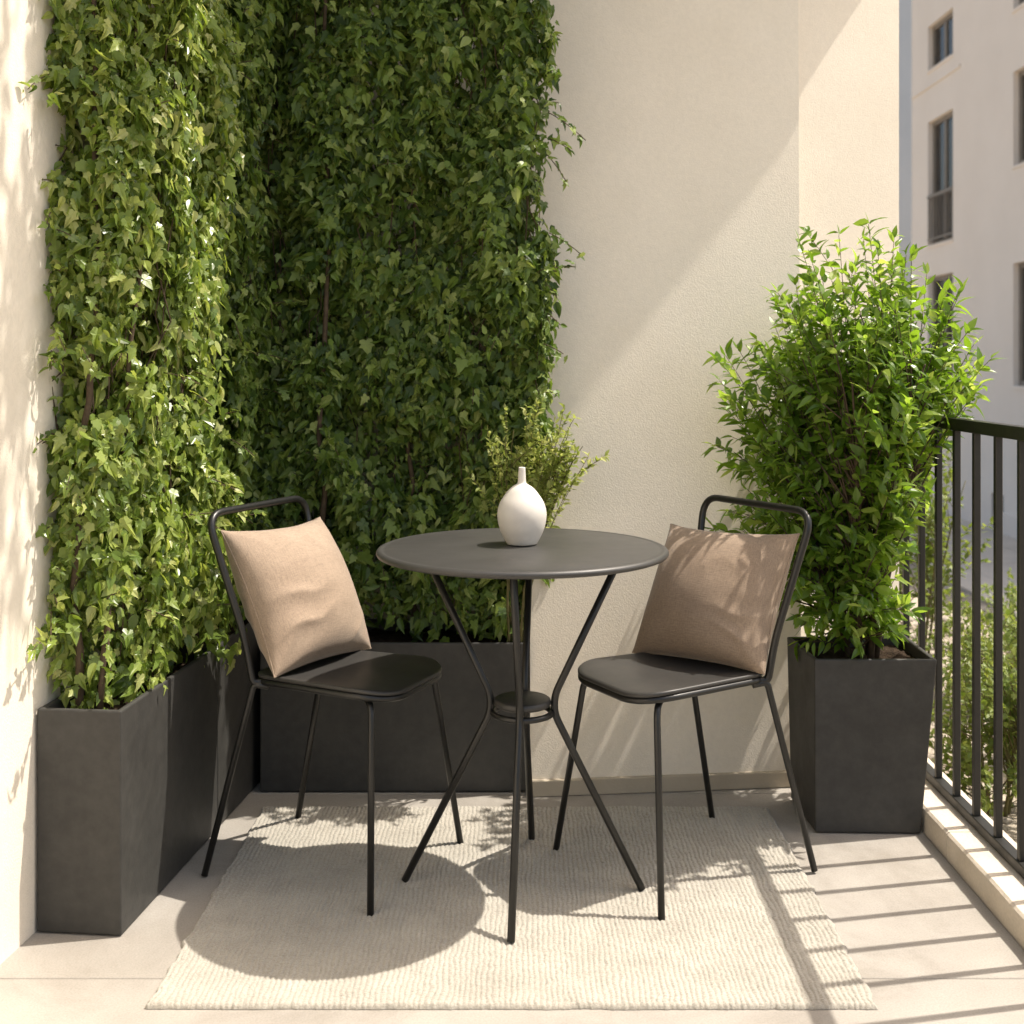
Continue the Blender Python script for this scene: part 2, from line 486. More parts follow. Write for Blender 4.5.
def planter(bot, top, h, wall, label, soil_drop=.035, group=None):
    """open box: bot/top 4 (x,y) points anticlockwise from the near left"""
    cx = sum(p[0] for p in bot) / 4; cy = sum(p[1] for p in bot) / 4
    root = empty('planter', (cx, cy, 0)); tag(root, label, 'planter', group)
    def inset(q, d):
        c = Vector((sum(p[0] for p in q) / 4, sum(p[1] for p in q) / 4, 0))
        out = []
        for i in range(4):
            p = Vector((*q[i], 0)); a = Vector((*q[(i+1) % 4], 0)); b = Vector((*q[i-1], 0))
            out.append(p + ((a - p).normalized() + (b - p).normalized()) * d)
        return [(p.x, p.y) for p in out]
    bm = bmesh.new()
    zs_ = soil_drop + .05
    ti = inset(top, wall); tb = [((a[0] - b[0]) * 0 + b[0], b[1]) for a, b in zip(ti, ti)]
    rings = [[bm.verts.new((x - cx, y - cy, .003)) for x, y in bot],
             [bm.verts.new((x - cx, y - cy, h)) for x, y in top],
             [bm.verts.new((x - cx, y - cy, h)) for x, y in ti],
             [bm.verts.new((x - cx, y - cy, h - zs_)) for x, y in tb]]
    for a, b in zip(rings, rings[1:]):
        for i in range(4):
            bm.faces.new((a[i], a[(i+1) % 4], b[(i+1) % 4], b[i]))
    bm.faces.new(rings[0][::-1]); bm.faces.new(rings[-1])
    obj('box', bm, MAT_PLANTER, root, bevel=.0035, seg=2)
    so = link_mesh('soil', soil_sheet([(x - cx, y - cy) for x, y in inset(top, wall - .001)], h - soil_drop), MAT_SOIL, root)
    return root

def wl(t, w): p = LW(t, w, 0); return (p.x, p.y)
G_PL = 'dark planters round the balcony'
q = [wl(.012, .006), wl(.012, .180), wl(.556, .180), wl(.556, .006)]
planter(q, q, .446, .012, 'long dark grey planter nearest the camera, against the side wall', .03, G_PL)
q = [wl(.564, .006), wl(.564, .178), wl(1.115, .178), wl(1.115, .006)]
planter(q, q, .446, .012, 'dark grey planter in the corner behind the left chair', .03, G_PL)
q = [(-.688, 3.161), (.018, 3.161), (.018, 3.46), (-.688, 3.46)]
planter(q, q, .395, .012, 'low dark planter under the back ivy, behind the table', .03, G_PL)
qb = [(.708, 2.887), (.960, 2.880), (.960, 3.112), (.700, 3.112)]
qt = [(.706, 2.885), (1.000, 2.882), (1.008, 3.155), (.692, 3.125)]
planter(qb, qt, .420, .011, 'square tapered dark planter beside the railing, holding the leafy shrub', .028, G_PL)

# ------------------------------------------------------------------ foliage
def lobed_leaf(half, tip=1.1, fold=.16, droop=.2):
    """lobed leaf, stalk at the origin, tip at +Y, folded along the midrib; half = right outline"""
    r_ = [(x, y, fold * abs(x) * 1.6 - .55 * x * x - .14 * y * y) for x, y in half]
    l_ = [(-x * .94, y * 1.03, z) for x, y, z in r_]
    pts = [(0, 0, 0), (0, tip, -droop), (0, .34, -.02)] + r_ + l_
    n = len(half); F = []
    R0 = 3; L0 = 3 + n
    seq = [0] + [R0 + i for i in range(n)] + [1]
    for a, b in zip(seq, seq[1:]): F.append((2, a, b))
    seq = [0] + [L0 + i for i in range(n)] + [1]
    for a, b in zip(seq, seq[1:]): F.append((2, b, a))
    return np.array(pts, float), np.array(F)

def oval_leaf(w=.36, bend=.22):
    ys_ = [0, .12, .35, .6, .82, 1.0]; ws = [.015, .55, 1, .88, .45, 0]
    P, F = [], []
    for y, k in zip(ys_, ws):
        z = -bend * y * y
        P += [(-w/2*k, y, z + .10 * k * w), (0, y, z), (w/2*k, y, z + .10 * k * w)]
    for i in range(len(ys_) - 1):
        a = i * 3
        F += [(a, a+1, a+4), (a, a+4, a+3), (a+1, a+2, a+5), (a+1, a+5, a+4)]
    return np.array(P, float), np.array(F)

class Leaves:
    """collects leaves (place, tip direction, face normal, size) and builds them as one mesh"""
    def __init__(s, tmpl): s.t = tmpl if isinstance(tmpl, list) else [tmpl]; s.pos = []; s.tip = []; s.nrm = []; s.size = []
    def add(s, p, tip, nrm, size):
        s.pos.append(tuple(p)); s.tip.append(tuple(tip)); s.nrm.append(tuple(nrm)); s.size.append(size)
    def mesh(s, name):
        P = np.array(s.pos); Y = np.array(s.tip); Z = np.array(s.nrm); S = np.array(s.size)
        Y /= np.linalg.norm(Y, axis=1)[:, None] + 1e-9
        Z = Z - Y * (Z * Y).sum(1)[:, None]; Z /= np.linalg.norm(Z, axis=1)[:, None] + 1e-9
        X = np.cross(Y, Z)
        which = rng.integers(0, len(s.t), len(P))
        Vs, Fs, off = [], [], 0
        for w, (tv, tf) in enumerate(s.t):
            m = which == w; n, k = int(m.sum()), len(tv)
            if not n: continue
            curl = rng.normal(1.1, .9, n)[:, None]; wid = rng.uniform(.75, 1.2, n)[:, None]; skew = rng.normal(0, .14, n)[:, None]
            lx = tv[None, :, 0] * wid + skew * tv[None, :, 1] ** 2; lz = tv[None, :, 2] * curl
            V = P[m][:, None, :] + S[m][:, None, None] * (X[m][:, None, :] * lx[:, :, None] + Y[m][:, None, :] * tv[None, :, 1, None] + Z[m][:, None, :] * lz[:, :, None])
            Vs.append(V.reshape(-1, 3)); Fs.append((tf[None] + (np.arange(n) * k)[:, None, None]).reshape(-1, 3) + off); off += n * k
        return np_mesh(name, np.concatenate(Vs), np.concatenate(Fs))

IVY = [lobed_leaf([(.14, -.10), (.34, -.08), (.40, .10), (.30, .20), (.46, .40), (.27, .47), (.18, .72)]),
       lobed_leaf([(.12, -.06), (.26, .0), (.31, .16), (.44, .34), (.22, .46), (.13, .76)], 1.15, .22, .3),
       lobed_leaf([(.10, .02), (.22, .14), (.27, .34), (.22, .58), (.11, .84)], 1.1, .3, .25)]
def rv(s): return Vector(rng.normal(0, s, 3))

def ivy(root_loc, label, surf, u_rng, z_top, z_bot, n_strand, mat, stems, size=(.019, .036), group='ivies climbing out of the planters', step=.0165, edge=None):
    """surf(u, z, depth) -> (point, outward normal); strands of leaves trail down the surface"""
    root = empty('ivy', root_loc); tag(root, label, 'ivy', group)
    L = Leaves(IVY)
    sb = bmesh.new()
    for k in range(n_strand):
        u = rng.uniform(*u_rng); dep = abs(rng.normal(0, .35)) if k % 3 else rng.uniform(.3, 1)
        dep = min(dep, 1)
        z = z_top - rng.uniform(0, .2); zb = z_bot + abs(rng.normal(0, .05)) + (rng.random() ** 3) * .5
        ph = rng.uniform(0, 9); line = []
        while z > zb:
            uu = u + .025 * n3(ph, z * 4, 1) ; p, n = surf(uu, z, dep)
            p = p + n * (.016 * n3(p.x * 26 + p.y * 21, p.y * 24, z * 17))
            if rng.random() < .25: line.append(p - n * .006 + rv(.012))
            dens = n3(p.x * 6 + p.y * 5, p.y * 5, z * 5)
            if dens < -.18 and dep < .55: p = p - n * (.05 + .05 * rng.random())
            if dens > -.30 or rng.random() < .5:
                side = n.cross(Vector((0, 0, 1)))
                d = side * rng.normal(0, .6) + Vector((0, 0, -1)) * rng.uniform(.3, 1.2) + n * rng.uniform(-.1, .55)
                nn = n * 1.0 + Vector((0, 0, 1)) * rng.uniform(.0, .9) + rv(.55)
                s = size[0] * .62 + (size[1] * 1.15 - size[0] * .62) * rng.random() ** 1.35
                L.add((p + rv(.010)) - root.location, d, nn, s)
            z -= step * rng.uniform(.55, 1.45)
        if k % 9 == 0 and len(line) > 3:
            add_tube(sb, [q - root.location for q in line], .0018, 4)
    # stray tips reaching out
    for k in range(n_strand // 3):
        u = rng.uniform(*u_rng) if k % 3 else (u_rng[edge] if edge is not None else rng.uniform(*u_rng)); z = rng.uniform(z_bot + .15, z_top)
        p, n = surf(u, z, 0); d = (n + rv(.5) + Vector((0, 0, -.2))).normalized()
        line = []
        ln = rng.uniform(.03, .085) if k % 7 else rng.uniform(.09, .15)
        m = int(ln / .012) + 1
        for i in range(m):
            q_ = p + d * (ln * i / m) + Vector((0, 0, -.4 * (ln * i / m) ** 2 / ln * .5)); line.append(q_ - root.location)
            s = rng.uniform(size[0] * .7, size[1] * .8)
            L.add(q_ - root.location + rv(.004), d * .6 + rv(.5) + Vector((0, 0, -.4)), n + Vector((0, 0, .6)) + rv(.4), s)
        if len(line) > 2: add_tube(sb, line, .0012, 4)
    link_mesh('foliage', L.mesh('foliage'), mat, root)
    for pts, r in stems:
        sp = []
        for i in range(len(pts) - 1):
            a, b = Vector(pts[i]), Vector(pts[i+1])
            for t in range(6):
                p = a.lerp(b, t / 6)
                sp.append(p + Vector((n3(p.z*7, r*900, 1), n3(p.z*7, r*900, 5), 0)) * .014 - root.location)
        sp.append(Vector(pts[-1]) - root.location)
        add_tube(sb, sp, [r * (1 - .5 * i / len(sp)) for i in range(len(sp))], 7)
    obj('stem', sb, MAT_BARK, root, smooth=True)
    return root

def sm(a, b, x):
    t = min(1, max(0, (x - a) / (b - a))); return t * t * (3 - 2 * t)

# ivy one: nearest planter.  u runs round the near end (0..0.2) then along the side (0.2..)
def surf_left(t0, t1, wmax, end):
    def f(u, z, dep):
        bul = .055 * n3(u * 9, z * 4.2, 4) + .020 * n3(u * 17, z * 9, 8)
        w_ = wmax + bul + .05 * sm(1.5, 2.2, z) - .015 * sm(.9, .4, z)
        CH = .30
        if end and u < CH:
            # the near end sweeps from the wall out to full depth
            k = max(0, u / CH)
            w = w_ * math.sin(k * math.pi / 2) ** .85
            t = t0 + .21 * (1 - math.cos(k * math.pi / 2)) - bul * .35 + dep * .09
            p = LW(t, max(.012, w - dep * .05), z); n = (NL * (.55 + .45 * k) - UL * (1 - k) * .8).normalized()
        else:
            t = t0 + (u - CH + .21 if end else u); w = w_ - dep * .13
            p = LW(t, w, z); n = (NL - UL * .3).normalized()
        return p, n
    return f
f1 = surf_left(.055, .56, .205, True)
p0 = LW(.09, .07, 0)
stems = [([LW(.085, .06, .42), LW(.075, .055, .8), LW(.10, .09, 1.3), LW(.09, .08, 2.2)], .009),
         ([LW(.075, .10, .42), LW(.12, .12, .75), LW(.17, .15, 1.35), LW(.18, .13, 2.2)], .007),
         ([LW(.30, .09, .42), LW(.28, .10, 1.0), LW(.33, .09, 2.2)], .010),
         ([LW(.46, .09, .42), LW(.47, .12, 1.1), LW(.45, .09, 2.2)], .009)]
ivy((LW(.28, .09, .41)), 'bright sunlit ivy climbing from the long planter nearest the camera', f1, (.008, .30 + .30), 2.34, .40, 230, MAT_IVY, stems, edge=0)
f2 = surf_left(.565, 1.06, .185, False)
ivy(LW(.8, .09, .41), 'shaded ivy in the corner behind the left chair', f2, (0, .50), 2.36, .42, 90, MAT_IVY_SHADE,
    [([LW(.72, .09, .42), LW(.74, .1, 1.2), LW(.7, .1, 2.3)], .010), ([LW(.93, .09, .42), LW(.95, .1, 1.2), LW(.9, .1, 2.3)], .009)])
def f3(u, z, dep):
    # u: x position; rounds back at the right end
    bul = .075 * n3(u * 8, z * 4.2, 14) + .028 * n3(u * 18, z * 10, 18)
    y = 3.235 - bul - .075 * sm(-.25, .02, u) - .02 * sm(1.4, 2.2, z)
    wob = .055 * n3(3, z * 4.0, 21) + .03 * n3(3, z * 12, 2) + .022 * sm(1.2, 1.9, z) - .02 * sm(.75, .45, z)
    xr_ = .045 + wob
    n = Vector((0, -1, 0))
    x = u
    c = sm(xr_ - .06, xr_ + .02, x)
    x = min(x, xr_ + (u - xr_) * .3)
    y += c * .03
    hol = sm(-.52, -.66, u)
    y += hol * .06
    n = Vector((.15 + c * .9, -1, 0)).normalized()
    return Vector((x, y + dep * .15 * (1 - c * .5), z)), n
ivy((-.34, 3.31, .36), 'dense shaded ivy filling the recess above the low back planter', f3, (-.74, .085), 2.36, .385, 320, MAT_IVY_SHADE,
    [([(-.53, 3.275, .36), (-.545, 3.25, 1.0), (-.52, 3.268, 1.5), (-.535, 3.25, 2.3)], .009),
     ([(-.30, 3.33, .36), (-.31, 3.35, 1.0), (-.28, 3.36, 2.3)], .008),
     ([(-.08, 3.32, .36), (-.06, 3.33, 1.0), (-.10, 3.35, 2.3)], .008)], size=(.020, .039), edge=1)

# branching shrubs -------------------------------------------------------
def bez(a, b, c, t): return a * (1-t)**2 + b * 2*t*(1-t) + c * t*t
def shrub(name, label, cat, base, base_r, centre, radii, n_twig, leaf_t, size, mat, twig_mat, trunk_r, group=None, lo=.35, ymax=None, per=.020, n_main=6, reject=None, low=0):
    root = empty(name, base); tag(root, label, cat, group)
    B = Vector(base)
    L = Leaves(leaf_t); sb = bmesh.new()
    mains = []
    for k in range(n_main):
        a = k / n_main * 6.283 + rng.uniform(-.4, .4)
        st = Vector((math.cos(a) * base_r, math.sin(a) * base_r, -.01))
        c = Vector(centre) - B
        en = c + Vector((math.cos(a) * radii[0] * .6, math.sin(a) * radii[1] * .6, rng.uniform(-.1, .45) * radii[2]))
        md = Vector((st.x + en.x * .15, st.y + en.y * .15, en.z * .55))
        mains.append((st, md, en))
        pts = [bez(st, md, en, t / 10) + rv(.002) for t in range(11)]
        add_tube(sb, pts, [trunk_r * (1 - .75 * i / 10) for i in range(11)], 7)
    for k in range(n_twig):
        while True:
            d = rv(1).normalized()
            rr = rng.random() ** .45
            tip = Vector(centre) + Vector((d.x * radii[0], d.y * radii[1], d.z * radii[2])) * rr * rng.uniform(.86, 1.10)
            if low and k < low: tip = B + Vector((d.x * .19 * rr, d.y * .16 * rr - .01, .05 + .30 * rng.random()))
            if tip.z < B.z + .03: continue
            if ymax and tip.y > ymax(tip.x): continue
            if reject and reject(tip): continue
            break
        tip = tip - B
        m = min(mains, key=lambda m_: (bez(*m_, .6) - tip).length + rng.uniform(0, .12))
        t0 = min(.98, max(.04 if k < low else .12, rng.uniform(.25, .8) * min(1, tip.z / max(.05, m[2].z)) * 1.1))
        s = bez(*m, t0)
        v = tip - s
        md = s + v * .5 + Vector((0, 0, 1)) * v.length * rng.uniform(.05, .22)
        n = max(4, int(v.length / per))
        pts = [bez(s, md, tip, i / n) for i in range(n + 1)]
        add_tube(sb, pts, [max(.0008, trunk_r * .28 * (1 - .8 * i / n)) for i in range(n + 1)], 5)
        for i in range(n + 1):
            t = i / n
            if t < lo: continue
            p = pts[i]; tg = (pts[min(i+1, n)] - pts[max(i-1, 0)]).normalized()
            for sgn in ((1, -1) if rng.random() < .55 else (rng.choice((-1, 1)),)):
                sd = tg.cross(Vector((0, 0, 1)))
                if sd.length < .1: sd = Vector((1, 0, 0))
                sd.normalize(); ang = rng.uniform(0, 6.28)
                sd = sd * math.cos(ang * .35) + sd.cross(tg) * math.sin(ang * .5)
                dr = tg * rng.uniform(.35, .9) + sd * float(sgn) * rng.uniform(.5, 1.0) + Vector((0, 0, rng.uniform(-.45, .25)))
                nn = Vector((0, 0, 1)) + rv(.45) + (p + B - Vector(centre)).normalized() * .35
                L.add(p + rv(.003), dr, nn, rng.uniform(*size) * (1 - .25 * t))
        L.add(tip, (tip - pts[-2]) + rv(.002), Vector((0, 0, 1)) + rv(.5), size[0])
    link_mesh('foliage', L.mesh('foliage'), mat, root)
    obj('stem', sb, twig_mat, root, smooth=True)
    return root

OVAL = oval_leaf(.40, .22)
SMALL = oval_leaf(.48, .12)
wall_lim = lambda x: (back_face(min(x, .742), .8) - .025 if x < .77 else 3.46)
shrub('potted_shrub', 'tall leafy light green shrub in the tapered planter by the railing', 'shrub', (.855, 3.02, .392), .035, (.865, 3.05, .91), (.395, .36, .56), 610, OVAL,
      (.034, .066), MAT_SHRUB, MAT_BARK, .009, lo=.30, ymax=wall_lim, per=.019, low=95, reject=lambda p: (p.x > .94 and p.z < 1.04 and p.y < 3.2) or (p.x < .78 and p.y < 2.93 and .72 < p.z < 1.2))
# low leaves close to the soil
shrub('sprig_shrub', 'pale small-leaved shrub spreading out of the back planter behind the white vase', 'shrub', (-.02, 3.20, .36), .02, (.045, 3.075, .91), (.195, .07, .15), 70, SMALL,
      (.015, .031), MAT_PALE, MAT_TWIG, .004, lo=.35, ymax=lambda x: 3.13, per=.011, n_main=5)

# leaves added out of view overhead, to dapple the side wall
root = empty('dapple_leaves', (.0, 2.5, 2.99)); tag(root, 'unseen leaves added overhead to dapple the side wall', 'plant')
L = Leaves(SMALL); sb = bmesh.new()
for k in range(44):
    y = rng.uniform(-.45, .16); z = rng.uniform(-.05, .75); ln = rng.uniform(.15, .42); ph = rng.uniform(0, 9)
    x = rng.uniform(-.10, .18); pts = []
    n = int(ln / .022)
    for i in range(n + 1):
        q_ = Vector((x + .03 * n3(ph, i * .3, 1), y + .05 * n3(ph, i * .3, 5), z - ln * i / n)); pts.append(q_)
        if q_.y + 2.5 > 2.76 and q_.z < .0: continue
        for m_ in range(2): L.add(q_ + rv(.012), rv(1) + Vector((0, 0, -.8)), rv(1), rng.uniform(.03, .06))
    add_tube(sb, pts, .0016, 4)
link_mesh('foliage', L.mesh('foliage'), MAT_IVY, root); obj('stem', sb, MAT_TWIG, root)

# garden shrubs outside the railing
def gz(x, y): return ground_h(x, y) - .01
GS = 'shrubs growing outside the railing'
specs = [
 ('dense green bush close behind the railing by the wall pier', (1.48, 3.75), (.30, .30, .42), .30, 230, (.022, .038)),
 ('low loose bush just outside the railing at the right edge', (1.40, 2.72), (.20, .26, .20), .16, 130, (.018, .030)),
 ('thin bush with rounded leaves on the slope outside the railing', (1.88, 4.15), (.26, .28, .36), .30, 110, (.026, .046)),
 ('small bush low on the dry bank, behind the railing', (1.95, 4.95), (.32, .34, .30), .2, 120, (.024, .042)),
 ('tall pale green bush beyond the railing and the shrub', (1.75, 5.3), (.34, .34, .62), .60, 110, (.03, .05)),
 ('loose bush farther down the slope in front of the courtyard path', (2.75, 6.3), (.42, .42, .40), .28, 120, (.03, .055)),
 ('low straggling bush among the pebbles at the right edge', (1.95, 3.55), (.26, .28, .16), .10, 110, (.018, .034)),
]
for lab, (x, y), rad, hz, n, sz in specs:
    b = (x, y, gz(x, y))
    shrub('garden_shrub', lab, 'shrub', b, .04, (x, y, b[2] + hz), rad, n, oval_leaf(.6, .15), sz, MAT_GARDEN, MAT_TWIG, .007, group=GS, lo=.25, per=.022, n_main=5)

# ------------------------------------------------------------------ rug
def make_rug():
    x0, x1, y0, y1 = -.655, .627, 2.099, 3.045
    NX, NY = 860, 640
    X = np.linspace(0, 1, NX); Y = np.linspace(0, 1, NY)
    gx, gy = np.meshgrid(X, Y)
    W, D = x1 - x0, y1 - y0
    px = gx * W; py = gy * D
    r2 = np.random.default_rng(3)
    def smooth_noise(nx_, ny_):
        a = r2.normal(0, 1, (ny_ + 2, nx_ + 2))
        ix = gx * nx_; iy = gy * ny_
        i0 = ix.astype(int); j0 = iy.astype(int); fx = ix - i0; fy = iy - j0
        fx = fx*fx*(3-2*fx); fy = fy*fy*(3-2*fy)
        return a[j0, i0]*(1-fx)*(1-fy) + a[j0, i0+1]*fx*(1-fy) + a[j0+1, i0]*(1-fx)*fy + a[j0+1, i0+1]*fx*fy
    wob = .0016 * smooth_noise(24, 18) + .0011 * smooth_noise(90, 60)
    wob2 = .0010 * smooth_noise(60, 40) + .0008 * smooth_noise(160, 120)
    cw, ch = .0104, .0074
    col = (px + wob) / cw; ci = np.floor(col)
    cx = np.abs(np.sin(np.pi * col)) ** .7
    ry = (py + wob2) / ch + .5 * (ci % 2)
    cy = np.abs(np.sin(np.pi * ry)) ** .8
    amp = .0030 * (1 + .25 * smooth_noise(100, 90))
    z = .0060 + amp * (.50 * cx * (.4 + .6 * cy) + .50 * cx) + .0006 * smooth_noise(30, 22) + .0004 * smooth_noise(300, 240)
    edge = np.minimum(np.minimum(px, W - px), np.minimum(py, D - py))
    z = z * np.clip(edge / .006, 0, 1) ** .5 + .001
    ex = .0022 * smooth_noise(8, 40) + .0008 * smooth_noise(8, 190); ey = .0010 * smooth_noise(20, 8) + .0006 * smooth_noise(260, 8)
    vx = x0 + px + ex * (1 - np.clip(np.minimum(px, W-px) / .05, 0, 1)); vy = y0 + py + ey * (1 - np.clip(np.minimum(py, D-py) / .05, 0, 1))
    V = np.stack([vx, vy, z], -1).reshape(-1, 3)
    idx = np.arange(NX * NY).reshape(NY, NX)
    F = np.stack([idx[:-1, :-1], idx[:-1, 1:], idx[1:, 1:], idx[1:, :-1]], -1).reshape(-1, 4)
    return np_mesh('rug', V, F, True)
rug = link_mesh('rug', make_rug(), MAT_RUG)
tag(rug, 'cream woven rug lying under the table and chairs', 'rug')

# ------------------------------------------------------------------ table
TAB = (.003, 2.578)
table = empty('bistro_table', (*TAB, .008), R(-5.0)); tag(table, 'round dark metal bistro table with splayed tube legs on the rug', 'table')
bm = bmesh.new()
TZ = .729
add_lathe(bm, [(0, TZ), (.15, TZ), (.292, TZ), (.2965, TZ - .0018), (.3005, TZ - .0006), (.305, TZ - .0002), (.3095, TZ - .0022), (.3122, TZ - .0055), (.3125, TZ - .0085), (.3105, TZ - .0130), (.305, TZ - .0150), (.28, TZ - .0150), (0, TZ - .0150)], 128)
obj('tabletop', bm, MAT_TOP, table, smooth=True).data.polygons
for k in range(4):
    a = k * math.pi / 2
    c, s = math.cos(a), math.sin(a)
    prof = [(.213, TZ - .012), (.069, .412), (.069, .372), (.256, .003)]
    pts = fillet([(c * r, s * r, z) for r, z in prof], [.05, .05])
    bm = bmesh.new(); add_tube(bm, pts, .0079, 12)
    obj('leg', bm, MAT_METAL, table, smooth=True)
bm = bmesh.new()
add_lathe(bm, [(0, .405), (.056, .405), (.0605, .402), (.0615, .396), (.0605, .391), (.056, .388), (0, .388)], 48)
obj('shelf', bm, MAT_SEAT, table, smooth=True)
bm = bmesh.new()
add_tube(bm, [(.063 * math.cos(i * .19635), .063 * math.sin(i * .19635), .374) for i in range(32)], .007, 8, closed=True)
obj('ring', bm, MAT_METAL, table, smooth=True)

# vase
bm = bmesh.new()
body = [(0, 0), (.024, 0), (.031, .0015), (.0345, .005), (.0415, .018), (.0490, .036), (.0526, .052), (.0537, .066), (.0518, .080), (.0466, .094), (.0375, .108), (.028, .120), (.018, .128), (.0112, .132), (.0090, .136), (.0083, .146), (.0077, .160), (.0074, .1668), (.0067, .1680), (.0056, .1672), (.0052, .158), (.0052, .14), (0, .138)]
def spline(pr, m=4):
    out = []
    for i in range(len(pr) - 1):
        p0, p1, p2, p3 = pr[max(i-1, 0)], pr[i], pr[i+1], pr[min(i+2, len(pr)-1)]
        for k in range(m):
            t = k / m
            out.append(tuple(.5 * ((2*p1[j]) + (-p0[j]+p2[j])*t + (2*p0[j]-5*p1[j]+4*p2[j]-p3[j])*t*t + (-p0[j]+3*p1[j]-3*p2[j]+p3[j])*t**3) for j in (0, 1)))
    out.append(pr[-1]); return [(max(0, r), z) for r, z in out]
add_lathe(bm, [(0, 0)] + spline(body[1:-1], 3) + [(0, .138)], 72)
vase = obj('vase', bm, MAT_CERAMIC, smooth=True); vase.location = (.002, 2.612, .008 + TZ + .0003)
tag(vase, 'white matt bottle-neck ceramic vase standing on the round table', 'vase')

# ------------------------------------------------------------------ chairs
def seat_outline(n=14):
    # rounded trapezoid in plan, front at +x
    c = [(-.160, -.138, .045), (.182, -.160, .088), (.182, .160, .088), (-.160, .138, .045)]
    out = []
    for i in range(4):
        p = Vector((c[i][0], c[i][1], 0)); a = Vector((c[i-1][0], c[i-1][1], 0)); b = Vector((c[(i+1) % 4][0], c[(i+1) % 4][1], 0))
        pa = p + (a - p).normalized() * c[i][2]; pb = p + (b - p).normalized() * c[i][2]
        for k in range(n + 1):
            t = k / n; out.append(pa*(1-t)**2 + p*2*t*(1-t) + pb*t*t)
    # bow the front edge
    return [Vector((p.x + (.014 * (1 - (p.y / .15) ** 2) if p.x > .1 else 0), p.y, 0)) for p in out]
OUT = seat_outline()
def make_chair(label):
    root = empty('metal_chair', (0, 0, 0)); tag(root, label, 'chair', 'dark metal chairs at the table')
    bm = bmesh.new()
    def ztop(p, s):
        z = .446 - .009 * (1 - s * s)
        z -= .009 * max(0, (p.x - .10) / .08) ** 2
        return z
    prof = [(0.02, 0), (.25, 0), (.5, 0), (.72, 0), (.86, 0), (.95, 0), (.988, -.0006), (1, -.0030), (.998, -.0085), (.97, -.0105), (.6, -.0105), (.02, -.0105)]
    rings = []
    for s, dz in prof:
        rings.append([bm.verts.new((p.x * s, p.y * s, ztop(p * s, min(s, 1)) + dz)) for p in OUT])
    for a, b in zip(rings, rings[1:]):
        for k in range(len(a)):
            bm.faces.new((a[k], a[(k+1) % len(a)], b[(k+1) % len(a)], b[k]))
    bm.faces.new(rings[0]); bm.faces.new(rings[-1][::-1])
    obj('seat', bm, MAT_SEAT, root, smooth=True)
    bm = bmesh.new()
    add_tube(bm, [(p.x * .965, p.y * .965, .4285 - .009 * max(0, (p.x * .965 - .10) / .08) ** 2) for p in OUT], .0075, 10, closed=True)
    obj('seat_frame', bm, MAT_METAL, root, smooth=True)
    for s in (-1, 1):
        bm = bmesh.new()
        add_tube(bm, fillet([(.085, s * .085, .418), (.147, s * .137, .412), (.184, s * .203, .0)], .03), .0074, 12)
        obj('leg', bm, MAT_METAL, root, smooth=True)
    for s in (-1, 1):
        bm = bmesh.new()
        add_tube(bm, fillet([(-.120, s * .128, .418), (-.152, s * .139, .423), (-.255, s * .178, .0)], .012), .0074, 12)
        obj('leg', bm, MAT_METAL, root, smooth=True)
    bm = bmesh.new()
    add_tube(bm, fillet([(-.120, -.120, .430), (-.153, -.140, .424), (-.169, -.147, .52), (-.240, -.190, .797), (-.240, .190, .797), (-.169, .147, .52), (-.153, .140, .424), (-.120, .120, .430)], [.015, .04, .055, .055, .04, .015], 8), .0084, 12)
    obj('backrest', bm, MAT_METAL, root, smooth=True)
    return root
def copy_tree(o, parent=None):
    c = o.copy(); COL.objects.link(c)
    if parent: c.parent = parent
    for ch in [x for x in list(bpy.data.objects) if x.parent == o and x is not c]:
        copy_tree(ch, c)
    return c
RUG_Z = .008
ch1 = make_chair('dark metal chair left of the table, facing right, with the lighter cushion')
ch2 = copy_tree(ch1)
ch2['label'] = 'dark metal chair right of the table, in front of the potted shrub'
ch1.location = (-.392, 2.7025, .004); ch1.rotation_euler.z = R(-24)
ch2.location = (.3415, 2.690, .006); ch2.rotation_euler.z = R(210)

